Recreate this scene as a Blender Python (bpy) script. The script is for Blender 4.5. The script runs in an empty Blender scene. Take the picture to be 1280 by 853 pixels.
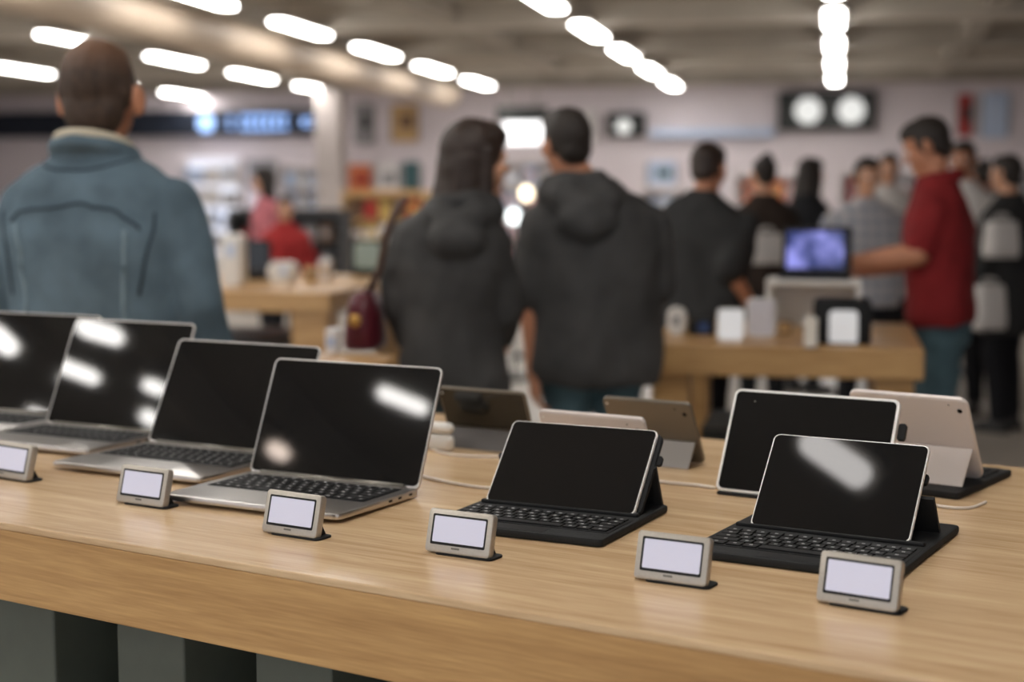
import bpy, bmesh, math, random
from mathutils import Vector, Matrix, noise, Euler
from mathutils.bvhtree import BVHTree
random.seed(7)
sc = bpy.context.scene
COL = sc.collection
PI = math.pi
def R(a): return math.radians(a)

# ------------------------------------------------------------------ camera
F, CAMZ, PITCH = 1900.0, 1.38, math.atan(184.5 / 1900)
TABZ = CAMZ - .46
cam_d = bpy.data.cameras.new('camera'); cam = bpy.data.objects.new('camera', cam_d); COL.objects.link(cam)
cam.location = (0, 0, CAMZ); cam.rotation_euler = (PI / 2 - PITCH, 0, 0)
cam_d.sensor_width = 36; cam_d.lens = F * 36 / 1280
cam_d.dof.use_dof = True; cam_d.dof.focus_distance = 2.0; cam_d.dof.aperture_fstop = 2.5
cam_d.clip_end = 200
sc.camera = cam
_fw = Vector((0, math.cos(PITCH), -math.sin(PITCH))); _up = Vector((0, math.sin(PITCH), math.cos(PITCH)))
def ray(px, py): return Vector((1, 0, 0)) * ((px - 640) / F) - _up * ((py - 426.5) / F) + _fw
def at_z(px, py, z):
    d = ray(px, py); return Vector((0, 0, CAMZ)) + d * ((z - CAMZ) / d.z)
def at_y(px, py, y):
    d = ray(px, py); return Vector((0, 0, CAMZ)) + d * (y / d.y)
SA = R(12)                                   # the shop's own axes
SV = Vector((math.sin(SA), math.cos(SA), 0)); SU = Vector((math.cos(SA), -math.sin(SA), 0))
def st(u, v, z=0.): return SU * u + SV * v + Vector((0, 0, z))
def at_v(px, py, v):
    d = ray(px, py); p = Vector((0, 0, CAMZ)) + d * (v / d.dot(SV)); return p
def uvz(p): return p.dot(SU), p.dot(SV), p.z

# ------------------------------------------------------------------ materials
def srgb(r, g, b):
    f = lambda c: (c / 255 / 12.92) if c / 255 <= .04045 else ((c / 255 + .055) / 1.055) ** 2.4
    return (f(r), f(g), f(b), 1)
MATS = {}
def mat(name, col, rough=.5, metal=0., spec=.5, emit=0., ecol=None, var=0., vscale=30., bump=0., bscale=200., coat=0.):
    if name in MATS: return MATS[name]
    m = bpy.data.materials.new(name); m.use_nodes = True; MATS[name] = m
    nt = m.node_tree; b = nt.nodes['Principled BSDF']
    b.inputs['Base Color'].default_value = col; b.inputs['Roughness'].default_value = rough
    b.inputs['Metallic'].default_value = metal; b.inputs['Specular IOR Level'].default_value = spec
    b.inputs['Coat Weight'].default_value = coat; b.inputs['Coat Roughness'].default_value = .12
    if emit:
        b.inputs['Emission Color'].default_value = ecol or col; b.inputs['Emission Strength'].default_value = emit
    if var or bump:
        tc = nt.nodes.new('ShaderNodeTexCoord')
    if var:
        n = nt.nodes.new('ShaderNodeTexNoise'); n.inputs['Scale'].default_value = vscale; n.inputs['Detail'].default_value = 5
        nt.links.new(tc.outputs['Object'], n.inputs['Vector'])
        r = nt.nodes.new('ShaderNodeValToRGB'); r.color_ramp.elements[0].position = .3; r.color_ramp.elements[1].position = .7
        r.color_ramp.elements[0].color = tuple(c * (1 - var) for c in col[:3]) + (1,)
        r.color_ramp.elements[1].color = tuple(min(1, c * (1 + var)) for c in col[:3]) + (1,)
        nt.links.new(n.outputs['Fac'], r.inputs['Fac']); nt.links.new(r.outputs['Color'], b.inputs['Base Color'])
    if bump:
        n2 = nt.nodes.new('ShaderNodeTexNoise'); n2.inputs['Scale'].default_value = bscale; n2.inputs['Detail'].default_value = 3
        nt.links.new(tc.outputs['Object'], n2.inputs['Vector'])
        bp = nt.nodes.new('ShaderNodeBump'); bp.inputs['Strength'].default_value = bump; bp.inputs['Distance'].default_value = .004
        nt.links.new(n2.outputs['Fac'], bp.inputs['Height']); nt.links.new(bp.outputs['Normal'], b.inputs['Normal'])
    return m
def wood(name, dark, light, rough=.3, scale=(1.6, 26, 26)):
    m = bpy.data.materials.new(name); m.use_nodes = True; MATS[name] = m
    nt = m.node_tree; b = nt.nodes['Principled BSDF']; b.inputs['Roughness'].default_value = rough
    tc = nt.nodes.new('ShaderNodeTexCoord'); mp = nt.nodes.new('ShaderNodeMapping'); mp.inputs['Scale'].default_value = scale
    nt.links.new(tc.outputs['Object'], mp.inputs['Vector'])
    n = nt.nodes.new('ShaderNodeTexNoise'); n.inputs['Scale'].default_value = 1.0; n.inputs['Detail'].default_value = 6; n.inputs['Roughness'].default_value = .65
    n.inputs['Distortion'].default_value = .6
    nt.links.new(mp.outputs[0], n.inputs['Vector'])
    mp2 = nt.nodes.new('ShaderNodeMapping'); mp2.inputs['Scale'].default_value = tuple(c * 6 for c in scale)
    nt.links.new(tc.outputs['Object'], mp2.inputs['Vector'])
    n2 = nt.nodes.new('ShaderNodeTexNoise'); n2.inputs['Scale'].default_value = 1.; n2.inputs['Detail'].default_value = 3
    nt.links.new(mp2.outputs[0], n2.inputs['Vector'])
    mx = nt.nodes.new('ShaderNodeMath'); mx.operation = 'MULTIPLY_ADD'; mx.inputs[1].default_value = .35
    ms = nt.nodes.new('ShaderNodeMath'); ms.operation = 'MULTIPLY'; ms.inputs[1].default_value = .7
    nt.links.new(n.outputs['Fac'], ms.inputs[0]); nt.links.new(n2.outputs['Fac'], mx.inputs[0]); nt.links.new(ms.outputs[0], mx.inputs[2])
    r = nt.nodes.new('ShaderNodeValToRGB'); r.color_ramp.elements[0].position = .36; r.color_ramp.elements[1].position = .68
    r.color_ramp.elements[0].color = dark; r.color_ramp.elements[1].color = light
    nt.links.new(mx.outputs[0], r.inputs['Fac']); nt.links.new(r.outputs['Color'], b.inputs['Base Color'])
    bp = nt.nodes.new('ShaderNodeBump'); bp.inputs['Strength'].default_value = .08; bp.inputs['Distance'].default_value = .002
    nt.links.new(mx.outputs[0], bp.inputs['Height']); nt.links.new(bp.outputs['Normal'], b.inputs['Normal'])
    return m
OAK = wood('oak', srgb(186, 150, 110), srgb(224, 194, 154), .24, (2.2, 42, 42))
OAKA = wood('golden_oak_shaded', srgb(166, 124, 74), srgb(204, 162, 106), .45, (2.2, 42, 42))  # golden apron tone, darkened so the front reads as the shaded side
OAK2 = wood('oak_far', srgb(170, 128, 78), srgb(205, 165, 112), .35, (1.2, 9, 9))
ALU = mat('aluminium', srgb(196, 192, 188), .34, 1., var=.04, vscale=400)
ALUD = mat('dark_aluminium', srgb(120, 116, 108), .4, .8, var=.06, vscale=300)
SILV = mat('satin_silver_plastic', srgb(182, 175, 164), .38, .6, var=.05, vscale=300)
RIM = mat('bright_rim', srgb(238, 235, 230), .35, .15)
GLASS = mat('black_glass', srgb(21, 21, 22), .035, 0, .5)
GLASSB = mat('black_bezel', srgb(14, 14, 15), .2, 0, .4)
BLACK = mat('black_plastic', srgb(19, 19, 20), .6, 0, .3)
KEYM = mat('black_keycaps', srgb(20, 20, 21), .6, 0, .35)
LEGEND = mat('pale_key_legend', srgb(165, 165, 165), .6)
FOLIO = mat('black_folio_fabric', srgb(30, 31, 32), .7, 0, .3, var=.15, vscale=300, bump=.2, bscale=900)
WHITEP = mat('white_plastic', srgb(225, 222, 216), .4)
GOLDT = mat('pale_tablet_aluminium', srgb(218, 208, 202), .45, .15)
GREYT = mat('grey_tablet_aluminium', srgb(122, 114, 102), .42, .5)
FLAPG = mat('pale_grey_flap', srgb(160, 156, 152), .5, .2)
FLAPD = mat('dark_grey_flap', srgb(96, 92, 90), .45, .3)
DARKT = mat('dark_tablet_glass', srgb(26, 26, 24), .12, 0, .5)
TAGS = mat('pale_lilac_display', srgb(205, 205, 222), .25, 0, .5, emit=.10, ecol=srgb(205, 208, 230))
GLASSV = mat('lens_glass', srgb(6, 6, 8), .1)
CABLE = mat('white_cable', srgb(228, 218, 205), .45)
PANEL = mat('grey_green_laminate', srgb(92, 98, 88), .55, var=.06, vscale=20)
DARKV = mat('leg_gap_shade', srgb(25, 26, 26), .8)
LAMPW = mat('light_diffuser', srgb(245, 243, 238), .4, emit=11, ecol=(1, .97, .93, 1))
LAMPH = mat('lamp_housing', srgb(150, 145, 138), .5)

# ------------------------------------------------------------------ mesh helpers
I4 = Matrix.Identity(4)
def T(x, y, z): return Matrix.Translation((x, y, z))
def RX(a): return Matrix.Rotation(a, 4, 'X')
def RY(a): return Matrix.Rotation(a, 4, 'Y')
def RZ(a): return Matrix.Rotation(a, 4, 'Z')
class MB:
    def __init__(s): s.bm = bmesh.new()
    def add(s, vs, fs, M=I4):
        v = [s.bm.verts.new(M @ Vector(p)) for p in vs]
        for f in fs:
            try: s.bm.faces.new([v[i] for i in f])
            except ValueError: pass
    def box(s, sx, sy, sz, M=I4, bev=0.):
        b = bmesh.new(); bmesh.ops.create_cube(b, size=1, matrix=Matrix.Diagonal((sx, sy, sz, 1)))
        if bev: bmesh.ops.bevel(b, geom=b.edges[:], offset=bev, segments=3, affect='EDGES', profile=.5)
        s.merge(b, M); return s
    def merge(s, b, M):
        b.transform(M); me = bpy.data.meshes.new('tmp'); b.to_mesh(me); b.free(); s.bm.from_mesh(me); bpy.data.meshes.remove(me)
    def slab(s, w, d, t, r, M=I4, bev=0., n=6):
        """rounded rectangle plate in XY, z from 0 to t"""
        b = bmesh.new(); pts = []
        for cx, cy, a0 in ((w / 2 - r, d / 2 - r, 0), (-w / 2 + r, d / 2 - r, PI / 2), (-w / 2 + r, -d / 2 + r, PI), (w / 2 - r, -d / 2 + r, 3 * PI / 2)):
            for i in range(n + 1):
                a = a0 + PI / 2 * i / n; pts.append((cx + r * math.cos(a), cy + r * math.sin(a)))
        lay = [(0, bev), (bev * .3, bev * .3), (bev, 0), (t - bev, 0), (t - bev * .3, bev * .3), (t, bev)] if bev else [(0, 0), (t, 0)]
        rows = []
        for z, ins in lay:
            kx = (w - 2 * ins) / w; ky = (d - 2 * ins) / d
            rows.append([b.verts.new((x * kx, y * ky, z)) for x, y in pts])
        N = len(pts)
        for q in range(len(rows) - 1):
            for i in range(N): b.faces.new((rows[q][i], rows[q][(i + 1) % N], rows[q + 1][(i + 1) % N], rows[q + 1][i]))
        b.faces.new(rows[-1]); b.faces.new(rows[0][::-1])
        s.merge(b, M); return s
    def cone(s, p0, p1, r0, r1, seg=16):
        p0, p1 = Vector(p0), Vector(p1); d = p1 - p0; L = d.length
        if L < 1e-6: return s
        q = d.to_track_quat('Z', 'Y').to_matrix().to_4x4()
        b = bmesh.new(); bmesh.ops.create_cone(b, cap_ends=True, segments=seg, radius1=r0, radius2=max(r1, 1e-5), depth=L, matrix=T(0, 0, L / 2))
        s.merge(b, Matrix.Translation(p0) @ q); return s
    def ell(s, c, rad, M=I4, seg=20, rot=I4):
        b = bmesh.new(); bmesh.ops.create_uvsphere(b, u_segments=seg, v_segments=max(8, seg // 2 + 2), radius=1)
        s.merge(b, M @ T(*c) @ rot @ Matrix.Diagonal((rad[0], rad[1], rad[2], 1))); return s
    def cap(s, p0, p1, r0, r1, seg=14):
        s.ell(p0, (r0,) * 3, seg=seg); s.ell(p1, (r1,) * 3, seg=seg); s.cone(p0, p1, r0, r1, seg); return s
    def chain(s, pts, seg=14):
        for (a, ra), (b, rb) in zip(pts, pts[1:]): s.cap(a, b, ra, rb, seg)
        return s
    def tube(s, pts, r, seg=8, closed=False):
        pts = [Vector(p) for p in pts]; rows = []; n = len(pts)
        for i, p in enumerate(pts):
            t = (pts[min(i + 1, n - 1)] - pts[max(i - 1, 0)]).normalized()
            x = t.cross(Vector((0, 0, 1))); x = x.normalized() if x.length > .05 else Vector((1, 0, 0)); y = x.cross(t)
            rr = r[i] if isinstance(r, (list, tuple)) else r
            rows.append([s.bm.verts.new(p + x * rr * math.cos(2 * PI * k / seg) + y * rr * math.sin(2 * PI * k / seg)) for k in range(seg)])
        for a, b in zip(rows, rows[1:]):
            for k in range(seg): s.bm.faces.new((a[k], a[(k + 1) % seg], b[(k + 1) % seg], b[k]))
        s.bm.faces.new(rows[0][::-1]); s.bm.faces.new(rows[-1]); return s
    def loft(s, rings, seg=28, M=I4, p=2.3):
        """rings of (z, rx, ry, cx, cy), super-elliptic sections"""
        rows = []
        for z, rx, ry, cx, cy in rings:
            row = []
            for k in range(seg):
                a = 2 * PI * k / seg; c, q = math.cos(a), math.sin(a)
                row.append(s.bm.verts.new(M @ Vector((cx + rx * math.copysign(abs(c) ** (2 / p), c), cy + ry * math.copysign(abs(q) ** (2 / p), q), z))))
            rows.append(row)
        for a, b in zip(rows, rows[1:]):
            for k in range(seg): s.bm.faces.new((a[k], a[(k + 1) % seg], b[(k + 1) % seg], b[k]))
        s.bm.faces.new(rows[0][::-1]); s.bm.faces.new(rows[-1]); return s
    def prism(s, poly, x0, x1, M=I4):
        """polygon in YZ extruded along X"""
        n = len(poly); vs = [(x0, y, z) for y, z in poly] + [(x1, y, z) for y, z in poly]
        fs = [tuple(range(n)), tuple(range(2 * n - 1, n - 1, -1))] + [(i, i + n, (i + 1) % n + n, (i + 1) % n) for i in range(n)]
        s.add(vs, fs, M); return s
    def mesh(s, name, smooth=False):
        bmesh.ops.recalc_face_normals(s.bm, faces=s.bm.faces[:])
        me = bpy.data.meshes.new(name); s.bm.to_mesh(me); s.bm.free()
        if smooth:
            for p in me.polygons: p.use_smooth = True
        return me
    def build(s, name, m, parent=None, smooth=False, label=None, M=None):
        return link(name, s.mesh(name, smooth), m, parent, label, M)
def link(name, me, m, parent=None, label=None, M=None):
    o = bpy.data.objects.new(name, me); COL.objects.link(o)
    for q in (m if isinstance(m, (list, tuple)) else [m]): me.materials.append(q)
    if parent: o.parent = parent
    if label: o['label'] = label
    if M is not None: o.matrix_local = M
    return o
def sharp(o, ang=35):
    me = o.data
    for p in me.polygons: p.use_smooth = True
    try: me.set_sharp_from_angle(angle=R(ang))
    except Exception: pass
    return o
def thing(name, label, cat, loc=(0, 0, 0), rz=0., group=None):
    o = bpy.data.objects.new(name, None); COL.objects.link(o); o.empty_display_size = .1
    o.location = loc; o.rotation_euler = (0, 0, rz); return tag(o, label, cat, group)
def tag(o, label, cat, group=None, kind=None):
    o['label'] = label; o['category'] = cat
    if group: o['group'] = group
    if kind: o['kind'] = kind
    return o
def struct(o):
    o['kind'] = 'structure'; return o
def remesh(mb, voxel, it=6, amp=0., nscale=6., seed=0., stretch=1., keep=None):
    me = mb.mesh('tmp'); o = bpy.data.objects.new('tmp', me); COL.objects.link(o)
    m = o.modifiers.new('r', 'REMESH'); m.mode = 'VOXEL'; m.voxel_size = voxel
    if it:
        q = o.modifiers.new('s', 'SMOOTH'); q.factor = .5; q.iterations = it
    dg = bpy.context.evaluated_depsgraph_get(); ev = o.evaluated_get(dg)
    out = bpy.data.meshes.new_from_object(ev)
    bpy.data.objects.remove(o); bpy.data.meshes.remove(me)
    if amp:
        nr = [v.normal.copy() for v in out.vertices]
        for v, n in zip(out.vertices, nr):
            p = Vector((v.co.x * nscale, v.co.y * nscale, v.co.z * nscale * stretch + seed))
            w = noise.noise(p) + .5 * noise.noise(p * 2.3 + Vector((3, 1, 7))) + .9 * (1 - 2 * abs(noise.noise(p * .8 + Vector((9, 2, 4)))) - .5)
            v.co += n * (amp * w)
    for p in out.polygons: p.use_smooth = True
    return out

# ------------------------------------------------------------------ room
FLOORM = mat('grey_floor', srgb(176, 168, 158), .4, var=.08, vscale=1.5)
CEILM = mat('dark_ceiling', srgb(165, 157, 146), .9, var=.12, vscale=1.2)
BEAMM = mat('ceiling_beam', srgb(196, 188, 176), .8, var=.06, vscale=2)
WALLM = mat('mauve_grey_wall', srgb(226, 216, 220), .8, var=.04, vscale=.8)
VB = 33.2
ROT = RZ(-SA)
def sbox(name, u0, u1, v0, v1, z0, z1, m, parent=None):
    o = MB().box(u1 - u0, v1 - v0, z1 - z0).build(name, m, parent)
    if parent is None:
        o.location = st((u0 + u1) / 2, (v0 + v1) / 2, (z0 + z1) / 2); o.rotation_euler = (0, 0, -SA)
    return o
U0, U1, V0 = -24., 9., -9.
CZ = 3.95
struct(sbox('floor', U0, U1, V0, VB, -.1, 0, FLOORM))
struct(sbox('ceiling', U0, U1, V0, VB, CZ, CZ + .1, CEILM))
struct(sbox('wall_back', U0, U1, VB, VB + .15, 0, CZ, WALLM))
struct(sbox('wall_left', U0 - .15, U0, V0, VB, 0, CZ, WALLM))
struct(sbox('wall_right', U1, U1 + .15, V0, VB, 0, CZ, WALLM))
k = 0
for v in (4.5, 8.5, 12.5, 16.5, 20.5, 24.5, 28.5, 31.8):           # cross beams
    k += 1; struct(sbox('trim_%d' % k, U0, U1, v - .18, v + .18, 3.62, CZ, BEAMM if k % 2 else CEILM))
for u in (-5.2, 1.9, -12.6):                                         # long beams
    k += 1; struct(sbox('trim_%d' % k, u - .14, u + .14, V0, VB, 3.7, CZ, CEILM))
dm = mat('pale_duct', srgb(188, 170, 150), .55)
d = MB()
d.tube([(0, -9, 0), (0, 0, 0), (0, 9, 0), (0, 17.5, 0)], .27, 20)
o = d.build('air_duct', dm, None, True); o.location = st(-7.95, 13.5, 3.42); o.rotation_euler = (0, 0, -SA)
tag(o, 'long pale round air duct under the ceiling, running away above the denim jacketed man', 'duct')
k += 1
c0 = at_v(404, 200, 31.5); c1 = at_v(434, 200, 31.5)
cu0, cu1 = c0.dot(SU), c1.dot(SU)
struct(sbox('trim_%d' % k, cu0, cu1, 31.0, 31.5, 0, 3.6, mat('column_paint', srgb(190, 180, 176), .7)))

# ceiling lights: rows of strips along the shop axis
ORD = ['first', 'second', 'third', 'fourth', 'fifth', 'sixth', 'seventh', 'eighth', 'ninth', 'tenth', 'eleventh', 'twelfth', 'thirteenth']
ROWS = [(-.08, 30.5, 'the rightmost row'), (-3.34, 31.2, 'the steep row above the couple'), (-7.1, 30.1, 'the middle row'),
        (-10.85, 30.9, 'the row above the navy sign'), (-14.4, 32.2, 'the far left row')]
def ceiling_light(u, v, L, w, label, group, z=3.58, ang=0., dm=None):
    t = thing('ceiling_light', label, 'ceiling light', st(u, v, z), -SA + ang, group)
    MB().slab(w, L, .03, w * .49, T(0, 0, -.01), n=8).build('diffuser', dm or LAMPW, t, True)
    MB().slab(w + .06, L + .06, .07, w * .5, T(0, 0, .022), n=8).build('housing', LAMPH, t)
    for y in (-L * .3, L * .3): MB().cone((0, y, .09), (0, y, CZ - z), .012, .012, 8).build('hanger', LAMPH, t)
for u, v0, nm in ROWS:
    for i in range(12):
        v = v0 - i * 3.45
        if v < -3.5: break
        if u > -1 and 6 < v < 14.5: continue
        ceiling_light(u, v, 1.95, .22, 'white ceiling light strip, %s from the back wall in %s' % (ORD[i], nm), 'ceiling light strips')
LAMPDIM = mat('soft_light_diffuser', srgb(240, 235, 230), .4, emit=4.5, ecol=(1, .96, .93, 1))
LAMPWARM = mat('warm_light_diffuser', srgb(245, 225, 205), .4, emit=8, ecol=(1, .82, .7, 1))
for u, v, L, w, a, nm in ((-3.97, -.21, .25, .075, 45, 'reflected at the upper right of the nearest laptop'), (-5.28, 1.04, .26, .11, 58, 'reflected high in the second laptop from the left'),
                    (-5.72, .84, .30, .085, 50, 'reflected low across the two leftmost laptops'), (-5.26, .62, .13, .075, 55, 'reflected near the right edge of the second laptop'),
                    (-5.5, .42, .1, .095, 0, 'reflected at the lower right of the second laptop'), (-5.58, 1.42, .19, .13, 10, 'reflected at the top of the leftmost laptop'),
                    (-1.08, 1.46, .25, .09, 40, 'reflected in the front right tablet'), (-5.06, -.44, .12, .11, 0, 'with warm glow reflected at the lower left of the nearest laptop')):
    ceiling_light(u, v, L, w, 'short ceiling lamp ' + nm, 'short lamps above the counter', 3.58, R(a), LAMPWARM if 'warm' in nm else (LAMPDIM if 'front right' in nm else LAMPW))

# ------------------------------------------------------------------ front counter
TY = R(-32.)
TX = Vector((math.cos(TY), math.sin(TY), 0)); TYV = Vector((-math.sin(TY), math.cos(TY), 0))
def on_table(px, py): return at_z(px, py, TABZ)
tb = thing('display_table', 'long light oak display table in front, carrying laptops and tablets', 'table', TYV * 2.0, TY)
L0, L1 = -3.2, 1.35
MB().box(L1 - L0, 1.2, .010, T((L0 + L1) / 2, 0, TABZ - .005), .002).build('tabletop', OAK, tb)
MB().box(L1 - L0 - .0008, 1.1992, .102, T((L0 + L1) / 2, 0, TABZ - .0612), .002).build('apron', OAKA, tb, label='golden oak apron, toned darker for shade, under the tabletop')
for x in (-3.0, -2.72, -2.42, -2.13, -1.86, -1.59, -1.32, -1.05, -.5, .1, .7, 1.15):
    MB().box(.135, .9, TABZ - .112, T(x, 0, (TABZ - .112) / 2), .004).build('leg', PANEL, tb, label='grey-green slab leg under the tabletop')
MB().box(L1 - L0 - .2, .5, TABZ - .3, T((L0 + L1) / 2, .1, (TABZ - .3) / 2 + .05)).build('leg_gap_shade_block', DARKV, tb)  # near-black block that paints shade into the gaps between the legs

# ------------------------------------------------------------------ laptops
def keyrows(mb, w, d, rows, y0, gap, z, h, leg=None):
    rh = d / len(rows)
    for r, n in enumerate(rows):
        cw = w / n if isinstance(n, int) else None
        ws = [w / n] * n if cw else [w * q / sum(n) for q in n]
        x = -w / 2
        for q in ws:
            mb.box(q - gap, rh - gap, h, T(x + q / 2, y0 + (r + .5) * rh, z + h / 2))
            if leg is not None and q < w * .2:
                leg.box(min(.0042, q * .3), min(.0042, rh * .3), .0002, T(x + q * .5, y0 + (r + .52) * rh, z + h + .0001))
            x += q
MACROWS = [[1, 1, 1, 1.2, 5.2, 1.2, 1, 1, 1, 1], [2.2] + [1] * 10 + [2.2], [1.7] + [1] * 11 + [1.7], [1.4] + [1] * 12 + [1], [1] * 13 + [1.4], [1] * 14]
def laptop(c, yaw, tilt, w, d, s, label):
    t = thing('laptop', label, 'laptop', (c.x, c.y, TABZ), R(yaw), 'silver laptops on the oak table')
    th = .0125
    # wedge base
    b = MB(); b.slab(w, d, th, .011, T(0, d / 2, .0022), .0022)
    for v in b.bm.verts:
        f = max(0, 1 - v.co.y / d)
        if v.co.z < .008: v.co.z += .0035 * f
    base = sharp(b.build('base', ALU, t))
    z = .0022 + th
    p = MB(); n = 0
    for x in (-w * .36, w * .36):
        for y in (.03, d - .03): p.slab(.03, .012, .0036, .005, T(x, y, 0))
    p.build('foot', BLACK, base)
    kw, kd, ky = w * .9, d * .50, d * .40
    MB().slab(kw, kd, .0006, .004, T(0, ky + kd / 2, z - .0002)).build('keyboard_well', BLACK, base)
    km = MB(); lg = MB(); keyrows(km, kw - .006, kd - .006, MACROWS, ky + .003, .0032, z + .0002, .0013, lg); ko = km.build('keys', KEYM, base); lg.build('key_legends', LEGEND, base)
    MB().slab(w * .42, d * .33, .0004, .004, T(0, d * .19, z - .0001)).build('trackpad', ALU, base)
    pm = MB()
    for y in (.62, .74, .88): pm.slab(.0095, .0035, .0006, .0015, T(w / 2 + .0001, d * y, z - .0055) @ RY(PI / 2) @ RZ(PI / 2))
    pm.build('port', BLACK, base)
    hg = MB(); hg.cone((-w * .42, d - .004, z - .001), (w * .42, d - .004, z - .001), .0055, .0055, 14)
    hg.build('hinge', ALUD, t, True)
    M = T(0, d - .003, .012) @ RX(-R(tilt)) @ RX(PI / 2)        # local XY of the lid: x right, y up the lid, z towards the viewer
    lid = sharp(MB().slab(w, s, .0045, .010, T(0, s / 2, -.0045), .0012).build('lid', ALU, t, M=M))
    g = MB(); g.slab(w - .0055, s - .0075, .0005, .0085, T(0, s / 2 + .0012, 0)); g.build('screen', GLASS, lid)
    rm = MB()
    q = MB(); 
    # bright polished rim round the screen
    pts = []
    r = .0095
    for cx, cy, a0 in ((w / 2 - r - .001, s - r - .001, 0), (-w / 2 + r + .001, s - r - .001, PI / 2)):
        for i in range(7):
            a = a0 + PI / 2 * i / 6; pts.append((cx + r * math.cos(a), cy + r * math.sin(a), .0004))
    pts = [(w / 2 - .001, .006, .0004)] + pts + [(-w / 2 + .001, .006, .0004)]
    rm.tube(pts, .0011, 6); rm.build('rim', RIM, lid, True)
    return t
laptop(Vector((-.3821, 2.1573)), -27.6, 23.4, .318, .217, .1945, 'silver laptop with tilted black screen, nearest of the four, keyboard lit')
laptop(Vector((-.6307, 2.4329)), -28.3, 27.5, .319, .240, .2033, 'silver laptop with plain dark screen, directly behind the nearest laptop')
laptop(Vector((-.8735, 2.6872)), -27.1, 24.9, .300, .212, .2206, 'silver laptop second from the left, lamps reflected in its black screen')
laptop(Vector((-1.123, 2.905)), -26.0, 27.0, .325, .212, .221, 'leftmost silver laptop, cut off by the left edge of the photo')

# ------------------------------------------------------------------ price displays
def price_display(bl, br, hpx, label):
    a, b = on_table(*bl), on_table(*br); c = (a + b) / 2; w = max(.085, min(.125, (b - a).length)); yaw = math.atan2((b - a).y, (b - a).x)
    h = hpx * c.y / F / math.cos(R(14)) * 1.01
    t = thing('price_display', label, 'price display', (c.x, c.y, TABZ), yaw, 'small silver price displays along the table front')
    M = T(0, .002, .003) @ RX(-R(15)) @ RX(PI / 2)
    th = .013
    fr = MB(); fr.slab(w, h, th, .005, T(0, h / 2, -th), .0022); body = sharp(fr.build('frame', SILV, t, M=M))
    bz = .0085
    sw, sh = w - 2 * bz - .001, h - .021
    MB().slab(sw + .003, sh + .004, .0006, .002, T(0, h / 2 + .0018, 0)).build('bezel', BLACK, body)
    MB().slab(sw - .002, sh - .002, .0006, .0015, T(.0005, h / 2 + .0022, .0005)).build('screen', TAGS, body)
    MB().slab(.012, .0024, .0006, .001, T(-.002, .0072, .0002)).build('button', ALUD, body)
    ft = MB(); ft.slab(w * .9, .034, .003, .008, T(.009, .019, 0), .0008); ft.build('foot', BLACK, t)
    br_ = MB(); br_.prism([(.006, .003), (.034, .003), (.020, .028)], -w * .3, w * .42); br_.build('brace', BLACK, t)
    return t
TG = [((-34, 593.5), (36, 605.4), 44, 'cut off by the left edge of the photo'), ((143, 629.5), (202, 638), 47, 'in front of the second laptop'),
      ((325, 667.3), (393, 677.5), 53, 'overlapping the deck of the nearest laptop'), ((529, 692), (609.5, 703), 54, 'at the left corner of the middle tablet keyboard'),
      ((790, 726), (881, 738.5), 60, 'standing between the two tablet keyboards'), ((1018, 755), (1119.5, 771), 64, 'hiding the front corner of the right keyboard')]
for a, b, hp, nm in TG: price_display(a, b, hp, 'small silver price display with pale screen, ' + nm)

# ------------------------------------------------------------------ tablets facing us with keyboard folios
KBROWS = [[1.3, 1, 1, 5, 1, 1, 1.2], [2] + [1] * 9 + [2], [1.6] + [1] * 10 + [1.5], [1.2] + [1] * 11 + [1.2], [1] * 13]
def folio_tablet(x, y, yaw, tilt, w, kbw, dep, s, off, label, cover=.006, ft=.006, up=.55):
    t = thing('tablet', label, 'tablet', (x, y, TABZ), R(yaw), 'tablets in black keyboard folios')
    th = .011
    kb = sharp(MB().slab(kbw, dep, th, .007, T(0, dep / 2, .0005), .003).build('keyboard', FOLIO, t))
    z = th + .0005
    y0, y1 = .040, off - .022
    MB().slab(kbw - .012, y1 - y0 + .006, .0008, .003, T(0, (y0 + y1) / 2, z - .0002)).build('key_bed', BLACK, kb)
    km = MB(); lg = MB(); keyrows(km, kbw - .02, y1 - y0, KBROWS, y0, .0032, z + .0003, .0024, lg); km.build('keys', KEYM, kb); lg.build('key_legends', LEGEND, kb)
    MB().slab(.085, .027, .0004, .003, T(0, .0185, z - .0001)).build('trackpad', BLACK, kb)
    MB().box(kbw * .94, .010, .006, T(0, off + .004, z + .002), .002).build('dock_rail', BLACK, kb)
    M = T(0, off, z + .002) @ RX(-R(tilt)) @ RX(PI / 2)
    tabl = sharp(MB().slab(w, s, .0072, .009, T(0, s / 2, -.0072), .0016).build('frame', RIM, t, M=M))
    MB().slab(w - .0042, s - .0042, .0006, .0078, T(0, s / 2, -.0001)).build('screen', GLASS, tabl)
    cl = MB(); cl.slab(w + cover, s * (.97 if cover > 0 else .9), .009, .013, T(cover / 2, s * .52 + (0 if cover > 0 else .008), -.0175), .003); cv = sharp(cl.build('back_cover', FOLIO, tabl))
    pn = MB(); pn.tube([(-w * .2, s * 1.0 + .002, -.012), (w * .2, s * 1.0 + .002, -.012)], .003, 8); pn.build('button_bar', BLACK, cv)
    kn = MB(); kn.slab(.010, .016, .006, .0045, T(w / 2 + cover + .002, s * .70, -.018), .001); kn.build('pen_loop', BLACK, cv)
    # stand flap: from the middle of the cover back down to the rear edge of the keyboard
    ty, tz = off + math.sin(R(tilt)) * s * up + .016, z + math.cos(R(tilt)) * s * up
    sd = MB(); e = .005
    sd.prism([(dep - ft, z + .0005), (dep - ft - e * 1.5, z + .0005), (ty - e, tz), (ty, tz + e * .6)], *((-kbw / 2 + .004, kbw / 2 - .006) if cover > 0 else (-w / 2 + .006, w / 2 + .016))); sd.build('stand', FOLIO, t)
    return t
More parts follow.
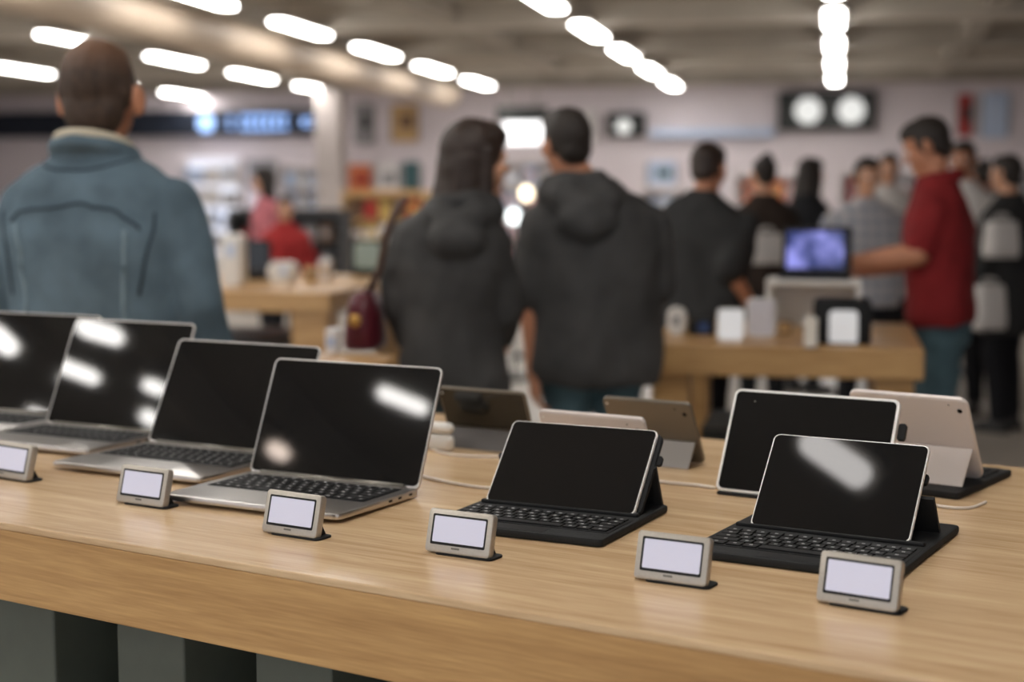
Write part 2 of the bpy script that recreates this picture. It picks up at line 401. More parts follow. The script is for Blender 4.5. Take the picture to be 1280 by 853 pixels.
folio_tablet(0.0, 2.0, -26.1, 42.1, .2324, .2599, .2512, .1437, .1469, 'tablet with black screen on a black keyboard folio, middle of the table front')
folio_tablet(.3361, 1.8277, -29.65, 40.2, .2167, .2720, .3135, .1479, .1584, 'tablet with a lamp reflected in its screen, on the largest black keyboard at right', -.004, .058, .45)

# large screen tablet behind the right one
def stand_tablet():
    t = thing('tablet', 'large tablet with white rim and dark screen, propped behind the right keyboard tablet', 'tablet', (.4235, 2.2336, TABZ), R(-31.5))
    w, s, tilt = .2635, .168, 27
    MB().slab(w * .99, .10, .005, .004, T(.002, .048, 0), .0012).build('foot_plate', BLACK, t)
    M = T(0, 0, .0065) @ RX(-R(tilt)) @ RX(PI / 2)
    fr = sharp(MB().slab(w, s, .009, .011, T(0, s / 2, -.009), .002).build('frame', RIM, t, M=M))
    MB().slab(w - .009, s - .009, .0006, .008, T(0, s / 2, -.0001)).build('screen', GLASS, fr)
    MB().ell((-w * .36, s - .02, .0006), (.0013, .0013, .0004)).build('camera_dot', ALUD, fr)
    sd = MB(); sd.prism([(.094, .005), (.089, .005), (.052, .085), (.056, .088)], -.09, .09); sd.build('stand', WHITEP, t)
    cl = MB(); cl.slab(.012, .026, .008, .004, T(w / 2 + .006, s * .72, -.016), .001); cl.build('clip', BLACK, fr)
stand_tablet()

# back row: tablets turned away from us (local +Y away, leaning towards us)
def back_tablet(x, y, yaw, tilt, w, s, m, label, plate=None, flap=.4, flapout=.075, corner=.009, body_m=None, flap_m=None):
    t = thing('tablet', label, 'tablet', (x, y, TABZ), R(yaw), 'tablets seen from behind in the back row')
    z0 = .0005
    if plate:
        pw, pf, pb = plate
        kb = sharp(MB().slab(pw, pb + pf, .011, .006, T(0, (pb - pf) / 2, .0005), .0025).build('keyboard', FOLIO, t)); z0 = .012
        km = MB(); keyrows(km, pw - .02, pb - .05, [[1.3, 1, 1, 5, 1, 1, 1.2], 11, 12, 12, 13], .02, .003, .0118, .002); km.build('keys', KEYM, kb)
    M = T(0, 0, z0) @ RX(R(tilt)) @ RX(PI / 2)                       # x right, y up the back, +z towards us
    fr = sharp(MB().slab(w, s, .0082, corner, T(0, s / 2, -.0082), .0022).build('body', body_m or m, t, M=M))
    MB().slab(w - .008, s - .008, .0006, .006, T(0, s / 2, -.0088)).build('screen', GLASS, fr)
    MB().slab(w - .006, s - .008 - s * flap, .0005, .004, T(0, s - .003 - (s - .008 - s * flap) / 2, .0001)).build('back_panel', m, fr)
    cm = MB()
    for xx, rr in ((w / 2 - .014, .0042), (w / 2 - .030, .0016)): cm.ell((xx, s - .012 if rr < .003 else s - .022, .0008), (rr, rr, .0009), seg=16)
    cm.build('camera_lens', GLASSV, fr)
    ld = MB(); ld.ell((-w / 2 + .008, s - .011, .0005), (.0024, .0024, .0008)); ld.build('corner_dot', WHITEP, fr)
    # kickstand flap: hinged on the back at height flap*s, its foot towards us
    hy, hz = -math.sin(R(tilt)) * s * flap - .001, z0 + math.cos(R(tilt)) * s * flap
    fy = hy - flapout * .55
    fl = MB(); fl.prism([(hy, hz + .001), (hy - .003, hz + .001), (fy - .003, z0), (fy, z0)], -w / 2 + .004, w / 2 - .006); fl.build('kickstand', flap_m or body_m or m, t)
    sp = MB(); sp.slab(.012, .003, .0012, .001, T(-w * .12, s - .0035, -.004) @ RX(-PI / 2)); sp.build('button', ALUD, fr)
    return t
back_tablet(-.0342, 2.7383, -30.1, 23.6, .1813, .119, DARKT, 'dark tablet turned away with glossy back, behind the nearest laptop', None, .30, .045, body_m=GREYT, flap_m=FLAPD)
back_tablet(.1482, 2.4179, -30.7, 24.9, .1883, .1235, GOLDT, 'pale tablet turned away, only its top edge showing above the middle tablet', None, .4, .06)
back_tablet(.2573, 2.5975, -31.4, 29.8, .1655, .1277, GREYT, 'grey tablet turned away on its kickstand, second from the right in the back row', None, .36, .052, flap_m=FLAPG)
back_tablet(.6632, 2.4141, -36.5, 32.4, .1931, .1600, GOLDT, 'pale rose tablet turned away on a black keyboard, rightmost on the table', (.205, .125, .12), .38, .075, corner=.013)
# white charging case in front of the dark tablet
c = on_table(549, 563)
t = thing('earbud_case', 'white rounded earbud case beside the nearest laptop screen, in front of the dark tablet', 'case', (c.x, c.y, TABZ), R(-30))
MB().slab(.06, .024, .03, .0119, T(0, 0, 0), .008).build('case_body', WHITEP, t, True)
MB().slab(.06, .024, .02, .0119, T(0, 0, .031), .009).build('lid', WHITEP, t, True)

def cable(pts, r, label):
    P = [on_table(*p) + Vector((0, 0, r + .0003)) for p in pts]; Q = []
    n = len(P)
    for i in range(n - 1):
        p0, p1, p2, p3 = P[max(i - 1, 0)], P[i], P[i + 1], P[min(i + 2, n - 1)]
        for j in range(8):
            u = j / 8; Q.append(.5 * ((2 * p1) + (p2 - p0) * u + (2 * p0 - 5 * p1 + 4 * p2 - p3) * u * u + (3 * p1 - p0 - 3 * p2 + p3) * u ** 3))
    Q.append(P[-1]); o = P[0].copy(); mb = MB(); mb.tube([q - o for q in Q], r, 8); ob = mb.build('charging_cable', CABLE, None, True); ob.location = o
    tag(ob, label, 'cable', 'white charging cables')
cable([(524, 597), (560, 605), (600, 611.5), (640, 613)], .0024, 'white charging cable running from the nearest laptop to the middle tablet')
cable([(538, 562), (552, 568), (580, 572), (615, 573), (650, 571)], .0024, 'white charging cable curving in front of the dark tablet')
cable([(812, 603), (840, 606.5), (870, 609), (893, 612.5)], .0026, 'white charging cable leading to the large white-rimmed tablet')
cable([(1150, 629), (1180, 636), (1212, 637), (1232, 630)], .0022, 'white charging cable in front of the rightmost black keyboard')

# ------------------------------------------------------------------ people
SKIN = mat('skin_warm', srgb(190, 130, 98), .55, var=.06, vscale=30)
SKINL = mat('skin_light', srgb(214, 160, 128), .55, var=.06, vscale=30)
EYE = mat('eye_white', srgb(225, 220, 215), .2)
HAIRD = mat('dark_hair', srgb(38, 30, 24), .6, var=.35, vscale=90, bump=.5, bscale=260)
HAIRB = mat('brown_hair', srgb(48, 34, 26), .5, var=.35, vscale=70, bump=.5, bscale=220)
HAIRT = mat('thinning_brown_hair', srgb(62, 46, 35), .65, var=.4, vscale=60, bump=.5, bscale=260)
DENIM = mat('blue_grey_denim', srgb(92, 110, 121), .85, 0, .2, var=.22, vscale=9, bump=.3, bscale=700)
DENIMS = mat('denim_seam', srgb(46, 60, 70), .9)
DENIMF = mat('faded_denim_seam', srgb(122, 142, 152), .9)
JEANS = mat('teal_blue_jeans', srgb(82, 106, 114), .85, 0, .2, var=.2, vscale=12)
JACKB = mat('black_jacket_cloth', srgb(68, 67, 66), .75, 0, .3, var=.3, vscale=7, bump=.3, bscale=300)
JACKW = mat('black_padded_cloth', srgb(64, 63, 62), .7, 0, .3, var=.3, vscale=7, bump=.3, bscale=300)
SHIRTB = mat('black_shirt_cloth', srgb(52, 52, 52), .8, 0, .2, var=.15, vscale=10)
REDS = mat('dark_red_knit', srgb(128, 36, 38), .85, 0, .2, var=.12, vscale=14, bump=.3, bscale=500)
BROWNJ = mat('dark_brown_cloth', srgb(58, 48, 42), .85, 0, .2, var=.15, vscale=10)
WHITEC = mat('white_cloth', srgb(215, 210, 205), .85)
SHOE = mat('dark_shoe', srgb(35, 33, 32), .5)
FLEECE = mat('cream_fleece', srgb(200, 190, 168), .95, bump=.5, bscale=400)
BLACKT = mat('black_trousers', srgb(30, 30, 33), .85, 0, .2)
GREYC = mat('grey_cloth', srgb(110, 110, 112), .85)
def plaid():
    m = mat('plaid_cloth', srgb(190, 190, 192), .85); nt = m.node_tree; b = nt.nodes['Principled BSDF']
    tc = nt.nodes.new('ShaderNodeTexCoord'); prev = None
    for ax, rot in (('X', 0), ('Z', 1)):
        w = nt.nodes.new('ShaderNodeTexWave'); w.wave_type = 'BANDS'; w.bands_direction = ax; w.inputs['Scale'].default_value = 4.5
        nt.links.new(tc.outputs['Object'], w.inputs['Vector'])
        r = nt.nodes.new('ShaderNodeValToRGB'); r.color_ramp.elements[0].position = .45; r.color_ramp.elements[1].position = .6
        r.color_ramp.elements[0].color = srgb(225, 222, 220); r.color_ramp.elements[1].color = srgb(190, 193, 202)
        nt.links.new(w.outputs['Fac'], r.inputs['Fac'])
        if prev:
            mx = nt.nodes.new('ShaderNodeMix'); mx.data_type = 'RGBA'; mx.blend_type = 'MULTIPLY'; mx.inputs['Factor'].default_value = 1
            nt.links.new(prev.outputs['Color'], mx.inputs['A']); nt.links.new(r.outputs['Color'], mx.inputs['B'])
            nt.links.new(mx.outputs['Result'], b.inputs['Base Color'])
        prev = r
    return m
PLAID = plaid()

def hand(mb, wrist, dirv, palm, k=1., curl=.5, thumb_side=1):
    """palm box, four bent fingers, thumb; dirv runs down the forearm, palm is the palm's normal"""
    d = dirv.normalized(); n = (palm - d * palm.dot(d)).normalized(); s = d.cross(n).normalized() * thumb_side     # s points to the thumb side
    P = lambda a, b, c: wrist + (d * a + s * b + n * c) * k
    mb.cap(P(-.02, 0, 0), P(.02, 0, 0), .026 * k, .026 * k, 10)
    for b in (-.030, -.011, .009, .028): mb.cap(P(.012, b * .8, 0), P(.088, b, 0), .014 * k, .0125 * k, 10)
    for b, L, r in ((-.031, .066, .0078), (-.011, .082, .0086), (.010, .088, .0088), (.030, .078, .0086)):
        p = P(.088, b, 0); a = .25 * curl; segs = [L * .45, L * .32, L * .25]; pts = [(p, r * k)]
        for i, q in enumerate(segs):
            a += curl * .75
            p = p + (d * math.cos(a) + n * math.sin(a) + s * b * .5) * q * k
            pts.append((p, r * k * (1 - .1 * (i + 1))))
        mb.chain(pts, 8)
    p0 = P(.022, .026, .006); p1 = P(.050, .050, .022); p2 = P(.080, .058, .034); p3 = P(.102, .054, .044)
    mb.chain([(p0, .015 * k), (p1, .0115 * k), (p2, .0098 * k), (p3, .008 * k)], 8)

def person(loc, H, yaw, label, top, legs, hair, skin=SKIN, arms=None, lean=0., side=0., head_yaw=0., head_tilt=0., head_nod=0., hairstyle='short', wide=1., fem=False,
           hem=.80, hood=False, collar=False, short_sleeve=None, vox=.010, noiseamp=.004, headk=1., group=None, topname='jacket', sleeve_end=None, feet=((-.10, 0), (.10, .03)), curl=.5, puff=1., rough_head=True, neckd=0., armk=1., hoodk=1.):
    t = thing('person', label, 'person', loc, yaw, group)
    k = H / 1.75
    LM = T(0, 0, .95 * k) @ RX(-lean) @ RY(side) @ T(0, 0, -.95 * k)
    def L(x, y, z): return LM @ Vector((x * k, y * k, z * k))
    sw = (.165 if fem else .19) * wide
    arms = arms or {}
    A = {}
    for sgn, nm in ((-1, 'l'), (1, 'r')):
        e, w = arms.get(nm, ((.245 * wide * sgn, -.015, 1.13), (.255 * wide * sgn, .05, .88)))
        A[nm] = (L(sgn * (sw - .015), 0, 1.35), L(*e), L(*w))
    HC = L(neckd, .03, 1.632); HM = T(*HC) @ LM.to_3x3().to_4x4() @ RZ(head_yaw) @ RY(head_tilt) @ RX(-head_nod) @ Matrix.Scale(k * headk, 4)
    # ---- body, one skin
    b = MB()
    b.loft([(z * k, rx * k * wide, ry * k, 0, 0) for z, rx, ry in ((.84, .14, .09), (.95, .155, .105), (1.08, .13, .09), (1.25, .14, .095), (1.34, .135, .08), (1.41, .09, .06), (1.48, .055, .05))], 20, LM)
    b.cap(L(0, -.005, 1.44), HM @ Vector((0, -.012, -.06)), .056 * k, .054 * k)
    H_ = lambda c, r, rot=I4: b.ell(c, r, HM, 18, rot)
    H_((0, -.008, .03), (.074, .094, .088)); H_((0, .022, -.03), (.060, .064, .078)); H_((0, .062, -.092), (.028, .024, .022))
    H_((0, .075, .018), (.050, .018, .013)); H_((0, .082, -.062), (.023, .011, .009)); H_((0, .094, -.008), (.010, .012, .024), RX(.35)); H_((0, .104, -.026), (.014, .013, .011))
    H_((-.036, .068, -.022), (.022, .018, .020)); H_((.036, .068, -.022), (.022, .018, .020))
    for sg in (-1, 1): H_((sg * .083, -.010, -.010), (.011, .021, .034), RZ(-sg * .5))
    for nm, sgn in (('l', -1), ('r', 1)):
        s0, e, w = A[nm]
        b.chain([(s0, .044 * k), (e, .038 * k * armk), (e.lerp(w, .35), .038 * k * armk), (w, .027 * k * (1 + armk) / 2)], 12)
        d = (w - e).normalized(); inward = LM.to_3x3() @ Vector((-sgn, .15, 0))
        if abs(d.z) < .6: inward = Vector((-sgn * .3, 0, -1))
        hand(b, w + d * .015 * k, d, inward, k, curl, 1 if d.cross(inward - d * inward.dot(d)).dot(LM.to_3x3() @ Vector((0, 1, .4))) > 0 else -1)
    kn = {}
    for (fx, fy), sg in zip(feet, (-1, 1)):
        hip = Vector((sg * .09 * k, 0, .92 * k)); ank = Vector((fx * k, fy * k - .03, .09 * k)); knee = hip.lerp(ank, .5) + Vector((0, .03 * k, 0))
        b.chain([(hip, .078 * k), (knee, .054 * k), (ank, .038 * k)], 12); kn[sg] = (hip, knee, ank)
        b.cap(ank + Vector((0, 0, -.045 * k)), ank + Vector((0, .13 * k, -.055 * k)), .034 * k, .026 * k, 10)
    body = link('body', remesh(b, max(.0055, vox * .62), 3), skin, t)
    for sg in (-1, 1):
        MB().ell((sg * .031, .079, .0), (.0125, .0125, .0125), HM, 12).build('eye', EYE, body, True)
    # ---- hair
    h = MB(); He = lambda c, r, rot=I4: h.ell(c, r, HM, 20, rot)
    if hairstyle == 'short':
        He((0, -.022, .037), (.081, .095, .091)); He((0, -.055, -.018), (.066, .052, .062)); He((0, .02, .075), (.064, .07, .05))
        for sg in (-1, 1): He((sg * .066, -.015, .012), (.014, .05, .045))
    elif hairstyle == 'thin':
        He((0, -.022, .032), (.078, .095, .089)); He((0, -.050, -.025), (.066, .054, .070)); He((0, .015, .070), (.060, .066, .048))
        for sg in (-1, 1): He((sg * .066, -.03, .012), (.012, .04, .04))
    elif hairstyle == 'bun':
        He((0, -.020, .037), (.082, .096, .091)); He((0, -.06, .105), (.045, .045, .04)); He((0, -.05, -.015), (.062, .05, .06))
    elif hairstyle == 'long':
        He((0, -.020, .037), (.088, .102, .095)); He((0, -.055, -.02), (.088, .068, .085)); He((0, .02, .075), (.068, .075, .05))
        h.loft([(-.245, .085, .030, -.020, -.085), (-.22, .105, .046, -.018, -.080), (-.14, .108, .060, -.012, -.062), (-.06, .100, .072, -.004, -.045), (.02, .090, .08, 0, -.035), (.08, .07, .07, 0, -.02)], 24, HM)
        for sg in (-1, 1):
            h.chain([(HM @ Vector((sg * .074, .0, .04)), .026 * k), (HM @ Vector((sg * .085, .0, -.06)), .027 * k), (HM @ Vector((sg * .094, -.02, -.17)), .024 * k)], 10)
    hv = max(.006, vox * .6)
    link('hair', remesh(h, hv, 2, .0022, 26, H * 7, .5), hair, t)
    # ---- upper garment
    j = MB(); x = wide * puff
    wa = .85 if fem else 1.
    top_r = [(hem, .195 * x, .138), (hem + .06, .205 * x, .150), (1.0, .198 * x * wa, .142), (1.14, .200 * x * wa, .145), (1.27, .214 * x, .150), (1.34, .212 * x, .138), (1.40, .182 * x, .118), (1.45, .130 * x, .096), (1.485, .092, .082), (1.51, .074, .072)]
    j.loft([(z * k, rx * k, ry * k, 0, 0 if z < 1.4 else -.008 * k) for z, rx, ry in top_r], 28, LM)
    for nm, sgn in (('l', -1), ('r', 1)):
        s0, e, w = A[nm]; s1 = L(sgn * (sw - .035), 0, 1.352)
        se = short_sleeve if short_sleeve is not None else None
        if se is not None:
            j.chain([(s1, .068 * k * puff), (s0, .070 * k * puff), (s0.lerp(e, .25), .071 * k * puff), (s0.lerp(e, .5), .069 * k * puff), (s0.lerp(e, se), .066 * k * puff)], 14)
        else:
            f = sleeve_end if sleeve_end is not None else .97
            j.chain([(s1, .070 * k * puff), (s0, .071 * k * puff), (s0.lerp(e, .22), .072 * k * puff), (s0.lerp(e, .5), .069 * k * puff), (e, .064 * k * puff), (e.lerp(w, f * .55), .058 * k * puff), (e.lerp(w, f), .046 * k * puff)], 14)
    if hood:
        hx = neckd * .5; hk = k * hoodk
        j.chain([(L(-.11 + hx, -.035, 1.46), .05 * hk), (L(-.075 + hx, -.10, 1.445), .056 * hk), (L(hx, -.135, 1.41), .062 * hk), (L(.075 + hx, -.10, 1.445), .056 * hk), (L(.11 + hx, -.035, 1.46), .05 * hk)], 14)
        j.ell((0, 0, 0), (.105 * k, .06 * k, .085 * hk), T(*L(hx, -.135, 1.375)), 18)
        j.chain([(L(-.105 + hx, -.02, 1.49), .036 * hk), (L(-.05 + hx, -.085, 1.505), .036 * hk), (L(.05 + hx, -.085, 1.505), .036 * hk), (L(.105 + hx, -.02, 1.49), .036 * hk)], 12)
    if collar:
        ring = [(L(.100 * math.sin(a), -.012 - .092 * math.cos(a), 1.487 + .022 * math.cos(a)), .022 * k) for a in [i * .3 - 2.4 for i in range(17)]]
        j.chain(ring, 10)
    jm = remesh(j, vox, 5 if vox < .012 else 3, noiseamp, 7 / k, H * 3.1 + yaw, .55)
    # drop the closed bottom a little inside so the hem reads as an edge
    jk = link(topname, jm, top, t)
    # ---- trousers and shoes
    p = MB(); p.loft([(z * k, rx * k * wide, ry * k, 0, 0) for z, rx, ry in ((.80, .165, .115), (.90, .178, .128), (1.0, .165, .118))], 22)
    for sg in (-1, 1):
        hp, knee, ank = kn[sg]; p.chain([(hp, .098 * k), (knee, .074 * k), (ank + Vector((0, 0, .02)), .060 * k)], 14)
    link('trousers', remesh(p, max(vox, .012), 4, noiseamp * .8, 9, H), legs, t)
    for sg in (-1, 1):
        ank = kn[sg][2]; q = MB(); q.slab(.095 * k, .285 * k, .03, .045 * k, T(ank.x, ank.y + .06 * k, 0), .006); q.ell((ank.x, ank.y + .0, .055 * k), (.044 * k, .062 * k, .055 * k)); q.ell((ank.x, ank.y + .10 * k, .036 * k), (.043 * k, .09 * k, .034 * k))
        for v in q.bm.verts: v.co.z = max(v.co.z, .001)
        link('shoe', remesh(q, .008, 2), SHOE, t)
    return t, jk, L, A, k, HM
def on_cloth(jk, pts, out=.002):
    """lay points (in the person's local space) on the garment, coming from behind/outside"""
    bvh = BVHTree.FromPolygons([v.co for v in jk.data.vertices], [p.vertices[:] for p in jk.data.polygons]); res = []
    for p in pts:
        c, n, i, d = bvh.find_nearest(Vector(p)); res.append(c + n * out)
    return res
def gxy(px, y): d = ray(px, 242); return d.x / d.y * y

# man in the denim jacket
nt = HAIRT.node_tree; bs = nt.nodes['Principled BSDF']; old = bs.inputs['Base Color'].links[0].from_socket
tcn = nt.nodes.new('ShaderNodeTexCoord'); sx = nt.nodes.new('ShaderNodeSeparateXYZ'); nt.links.new(tcn.outputs['Generated'], sx.inputs[0])
rr = nt.nodes.new('ShaderNodeValToRGB'); rr.color_ramp.elements[0].position = .62; rr.color_ramp.elements[1].position = .98; rr.color_ramp.elements[0].color = (0, 0, 0, 1); rr.color_ramp.elements[1].color = (.75, .75, .75, 1)
nt.links.new(sx.outputs['Z'], rr.inputs['Fac']); mxn = nt.nodes.new('ShaderNodeMix'); mxn.data_type = 'RGBA'
nt.links.new(rr.outputs['Color'], mxn.inputs['Factor']); nt.links.new(old, mxn.inputs['A']); mxn.inputs['B'].default_value = srgb(122, 84, 58); nt.links.new(mxn.outputs['Result'], bs.inputs['Base Color'])
t, jk, L, A, k, HM = person((gxy(122, 3.98), 3.98, 0), 1.75, R(-16), 'man in blue-grey denim jacket seen from behind, thinning brown hair, at the left', DENIM, JEANS, HAIRT, SKIN,
    hairstyle='thin', wide=1.2, hem=.86, collar=True, vox=.009, noiseamp=.009, head_yaw=R(12), puff=1.06, topname='denim_jacket', headk=1.22,
    arms={'l': ((-.30, .0, 1.12), (-.25, .2, 1.0)), 'r': ((.30, -.01, 1.10), (.285, .10, .86))})
def seam(name, pts, r, m, out=.001): 
    q = on_cloth(jk, pts, out); MB().tube(q, r, 6).build(name, m, jk, True)
seam('yoke_seam', [L(x, -.25, 1.325 + .055 * math.cos(x * 6)) for x in [i * .02 - .26 for i in range(27)]], .0042, DENIMS)
for sg in (-1, 1):
    seam('side_seam', [L(sg * (.185 + .03 * (z - .9)), -.25, z) for z in [.9 + i * .03 for i in range(15)]], .006, DENIMF)
    seam('armhole_seam', [L(sg * (.262 - .012 * i / 6), -.22 + .015 * i, 1.12 + .045 * i) for i in range(6)], .004, DENIMS)
ring = [L(.094 * math.sin(a), -.010 - .086 * math.cos(a), 1.507 + .026 * math.cos(a)) for a in [i * .25 - 2.2 for i in range(18)]]
cb = MB(); cb.tube(ring, .013, 10); cb.build('fleece_collar', FLEECE, jk, True)
seam('collar_seam', [L(.125 * math.sin(a), -.02 - .118 * math.cos(a), 1.455) for a in [i * .25 - 1.5 for i in range(13)]], .0036, DENIMS)

# the couple
WY = 4.72
t, jk, L, A, k, HM = person((gxy(563, WY), WY, 0), 1.588, R(-8), 'woman in black hooded jacket with long dark brown hair, left half of the couple', JACKW, JEANS, HAIRB, SKINL,
    hairstyle='long', fem=True, wide=.94, hem=.80, hood=True, vox=.010, noiseamp=.014, head_yaw=R(-56), head_tilt=R(9), neckd=.085, puff=1.10, topname='jacket', headk=1.12, hoodk=.8,
    arms={'l': ((-.172, -.0, 1.13), (-.15, .14, .96)), 'r': ((.175, .02, 1.13), (.14, .2, 1.02))})
MANY = 5.02
t3, jk3, L3, A3, k3, HM3 = person((gxy(742, MANY), MANY, 0), 1.655, R(7), 'man in black hooded jacket right of the woman, bare forearm hanging down', JACKB, JEANS, HAIRD, SKIN,
    hairstyle='short', wide=1.14, hem=.80, hood=True, vox=.010, noiseamp=.015, head_yaw=R(22), head_tilt=R(-5), neckd=-.095, puff=1.05, sleeve_end=.12, topname='jacket',
    arms={'l': ((-.225, -.02, 1.11), (-.215, -.03, .865)), 'r': ((.235, .0, 1.14), (.2, .2, 1.0))}, curl=.45)
# man in the black shirt
person((gxy(868, 6.55), 6.55, 0), 1.615, R(-30), 'man in black shirt with rolled sleeve, leaning over the far table behind the couple', SHIRTB, BLACKT, HAIRB, SKIN,
    hairstyle='short', wide=1.22, hem=.86, vox=.013, noiseamp=.011, lean=R(12), sleeve_end=.06, topname='shirt', head_yaw=R(-8), puff=1.05,
    arms={'r': ((.21, -.12, 1.13), (.285, .03, .97)), 'l': ((-.25, .05, 1.14), (-.16, .28, .98))})
# man in the red polo
person((gxy(1180, 6.2), 6.2, 0), 1.685, R(72), 'man in dark red polo shirt and jeans at the right end of the far table', REDS, JEANS, HAIRD, SKIN,
    hairstyle='short', wide=1.2, hem=.88, vox=.012, noiseamp=.011, lean=R(4), short_sleeve=.78, topname='polo_shirt', puff=1.08, head_nod=R(18), collar=True,
    arms={'l': ((-.26, .07, 1.19), (-.22, .35, 1.17)), 'r': ((.25, .05, 1.16), (.12, .30, 1.12))}, armk=1.3, feet=((-.11, -.05), (.11, .10)))
# people further back
person((gxy(956, 9.2), 9.2, 0), 1.60, R(10), 'person with dark hair bun in dark brown top beyond the far table', BROWNJ, BLACKT, HAIRD, SKINL, hairstyle='bun', vox=.016, hem=.85, wide=1.05, topname='top', fem=True)
person((gxy(1010, 10.5), 10.5, 0), 1.62, R(-60), 'woman with long black hair in black coat, between the dark bun and the plaid shirt', BLACKT, BLACKT, HAIRD, SKINL, hairstyle='long', vox=.016, hem=.7, fem=True, topname='coat')
person((gxy(1082, 8.6), 8.6, 0), 1.58, R(185), 'person in grey and white plaid shirt facing us behind the blue laptop screen', PLAID, BLACKT, HAIRD, SKINL, hairstyle='short', vox=.015, hem=.82, wide=1.15, topname='plaid_shirt')
person((gxy(1110, 11.5), 11.5, 0), 1.68, R(170), 'person in white top standing left of the red polo shirt, far back', WHITEC, BLACKT, HAIRB, SKINL, hairstyle='short', vox=.018, hem=.85, topname='top')
person((gxy(1204, 9.5), 9.5, 0), 1.70, R(150), 'dark haired person in white shirt half hidden behind the red polo', WHITEC, BLACKT, HAIRD, SKIN, hairstyle='short', vox=.018, hem=.85, topname='shirt')
person((gxy(1262, 8.8), 8.8, 0), 1.60, R(40), 'person in black coat at the right edge of the photo carrying a white bag', SHIRTB, BLACKT, HAIRD, SKINL, hairstyle='short', vox=.016, hem=.62, wide=1.12, topname='coat')
person((gxy(1228, 11.5), 11.5, 0), 1.62, R(20), 'person in black clothes far back between the red polo and the right edge', BLACKT, BLACKT, HAIRD, SKIN, hairstyle='bun', vox=.018, hem=.7, topname='coat')
person((gxy(356, 11.6), 11.6, 0), 1.36, R(200), 'short person in red top far back at left beyond the table', mat('bright_red_cloth', srgb(165, 40, 40), .85), BLACKT, HAIRB, SKINL, hairstyle='short', vox=.018, hem=.8, topname='top')
person((gxy(333, 13.0), 13.0, 0), 1.60, R(100), 'person in pink top far back at left, beside the one in red', mat('pink_cloth', srgb(190, 110, 118), .85), BLACKT, HAIRD, SKINL, hairstyle='long', vox=.02, hem=.8, topname='top', fem=True)

# her handbag
BAGM = mat('maroon_leather', srgb(92, 26, 38), .4, var=.1, vscale=20)
GOLD = mat('gold_clasp', srgb(205, 160, 90), .3, .8)
bc = at_y(457, 400, 4.74)
hb = thing('handbag', 'maroon handbag with gold clasp at the left hip of the woman', 'bag', (bc.x, bc.y, bc.z - .088), R(-10))
m = MB(); m.loft([(0, .050, .10, 0, 0), (.02, .054, .115, 0, 0), (.1, .048, .105, 0, 0), (.165, .035, .085, 0, 0), (.178, .02, .07, 0, 0)], 24, p=3.5); m.build('bag_body', BAGM, hb, True)
m = MB(); m.slab(.05, .09, .006, .02, T(0, -.112, .10) @ RX(PI / 2 - .1), .002); fl = m.build('flap', BAGM, hb, True)
m = MB(); m.ell((0, -.122, .095), (.02, .009, .02)); m.build('clasp', GOLD, hb, True)
o0 = Vector(hb.location)
loc = lambda p: RZ(R(10)) @ (p - o0)
m = MB(); m.tube([Vector((.0, 0, .165)), loc(at_y(474, 340, 4.68)), loc(at_y(482, 295, 4.62)), loc(at_y(497, 258, 4.60)), loc(at_y(508, 247, 4.62))], .012, 8)
m.build('strap', mat('brown_strap', srgb(92, 70, 60), .6), hb, True)

# ------------------------------------------------------------------ the shop behind
NAVY = mat('navy_sign', srgb(28, 36, 50), .5)
NEAR = mat('near_black_sign', srgb(34, 38, 36), .5)
BLUEL = mat('pale_blue_lettering', srgb(150, 180, 225), .5, emit=.75, ecol=srgb(140, 175, 235))
WHITEL = mat('white_lit_sign', srgb(240, 240, 245), .5, emit=1.0, ecol=(1, 1, 1, 1))
WHITEG = mat('white_sign_disc', srgb(205, 210, 205), .5, emit=.25, ecol=(1, 1, 1, 1))
SHELFW = mat('white_shelf_metal', srgb(222, 214, 214), .5)
COLS = {'white': srgb(232, 228, 226), 'red': srgb(176, 52, 46), 'orange': srgb(222, 128, 84), 'tan': srgb(196, 160, 110), 'blue': srgb(110, 140, 190), 'black': srgb(40, 40, 42),
        'grey': srgb(140, 138, 140), 'brown': srgb(110, 80, 56), 'teal': srgb(60, 96, 100), 'yellow': srgb(208, 176, 92), 'pale blue': srgb(190, 205, 230), 'pink': srgb(214, 170, 168)}
def cm(n): return mat(n.replace(' ', '_') + '_card', COLS[n], .55)
def pxbox(px0, py0, px1, py1, v):
    a, b = at_v(px0, py1, v), at_v(px1, py0, v)
    return a.dot(SU), b.dot(SU), a.z, b.z
def placed(name, label, cat, u, v, z, group=None): return thing(name, label, cat, st(u, v, z), -SA, group)

# signs along the back wall
u0, u1, z0, z1 = pxbox(-20, 136, 403, 172, VB - .3)
t = placed('shop_sign', 'long dark navy sign band with glowing pale blue lettering, left of the pale column', 'sign', (u0 + u1) / 2, VB - .16, z0)
MB().box(u1 - u0, .28, z1 - z0, T(0, 0, (z1 - z0) / 2), .02).build('panel', NAVY, t)
uc = (u0 + u1) / 2; hh = z1 - z0
e = at_v(258, 153, VB - .3).dot(SU) - uc
m = MB(); m.cone((e, -.14, hh * .5), (e, -.18, hh * .5), hh * .36, hh * .36, 28); m.build('round_emblem', BLUEL, t)
for pa, pb, hk in ((286, 291, .5), (302, 309, .6), (312, 319, .6), (322, 330, .62), (333, 341, .6), (344, 351, .6), (354, 360, .55), (378, 392, .3)):
    a, b = at_v(pa, 150, VB - .3).dot(SU) - uc, at_v(pb, 150, VB - .3).dot(SU) - uc
    q = MB(); w = b - a; H2 = hh * hk; q.box(w * .3, .05, H2, T(a + w * .15, -.165, hh * .5)); q.box(w, .05, H2 * .22, T((a + b) / 2, -.166, hh * .5 + H2 * .39)); q.box(w * .9, .05, H2 * .22, T((a + b) / 2, -.167, hh * .5 - H2 * .39))
    q.build('sign_letter', BLUEL, t)
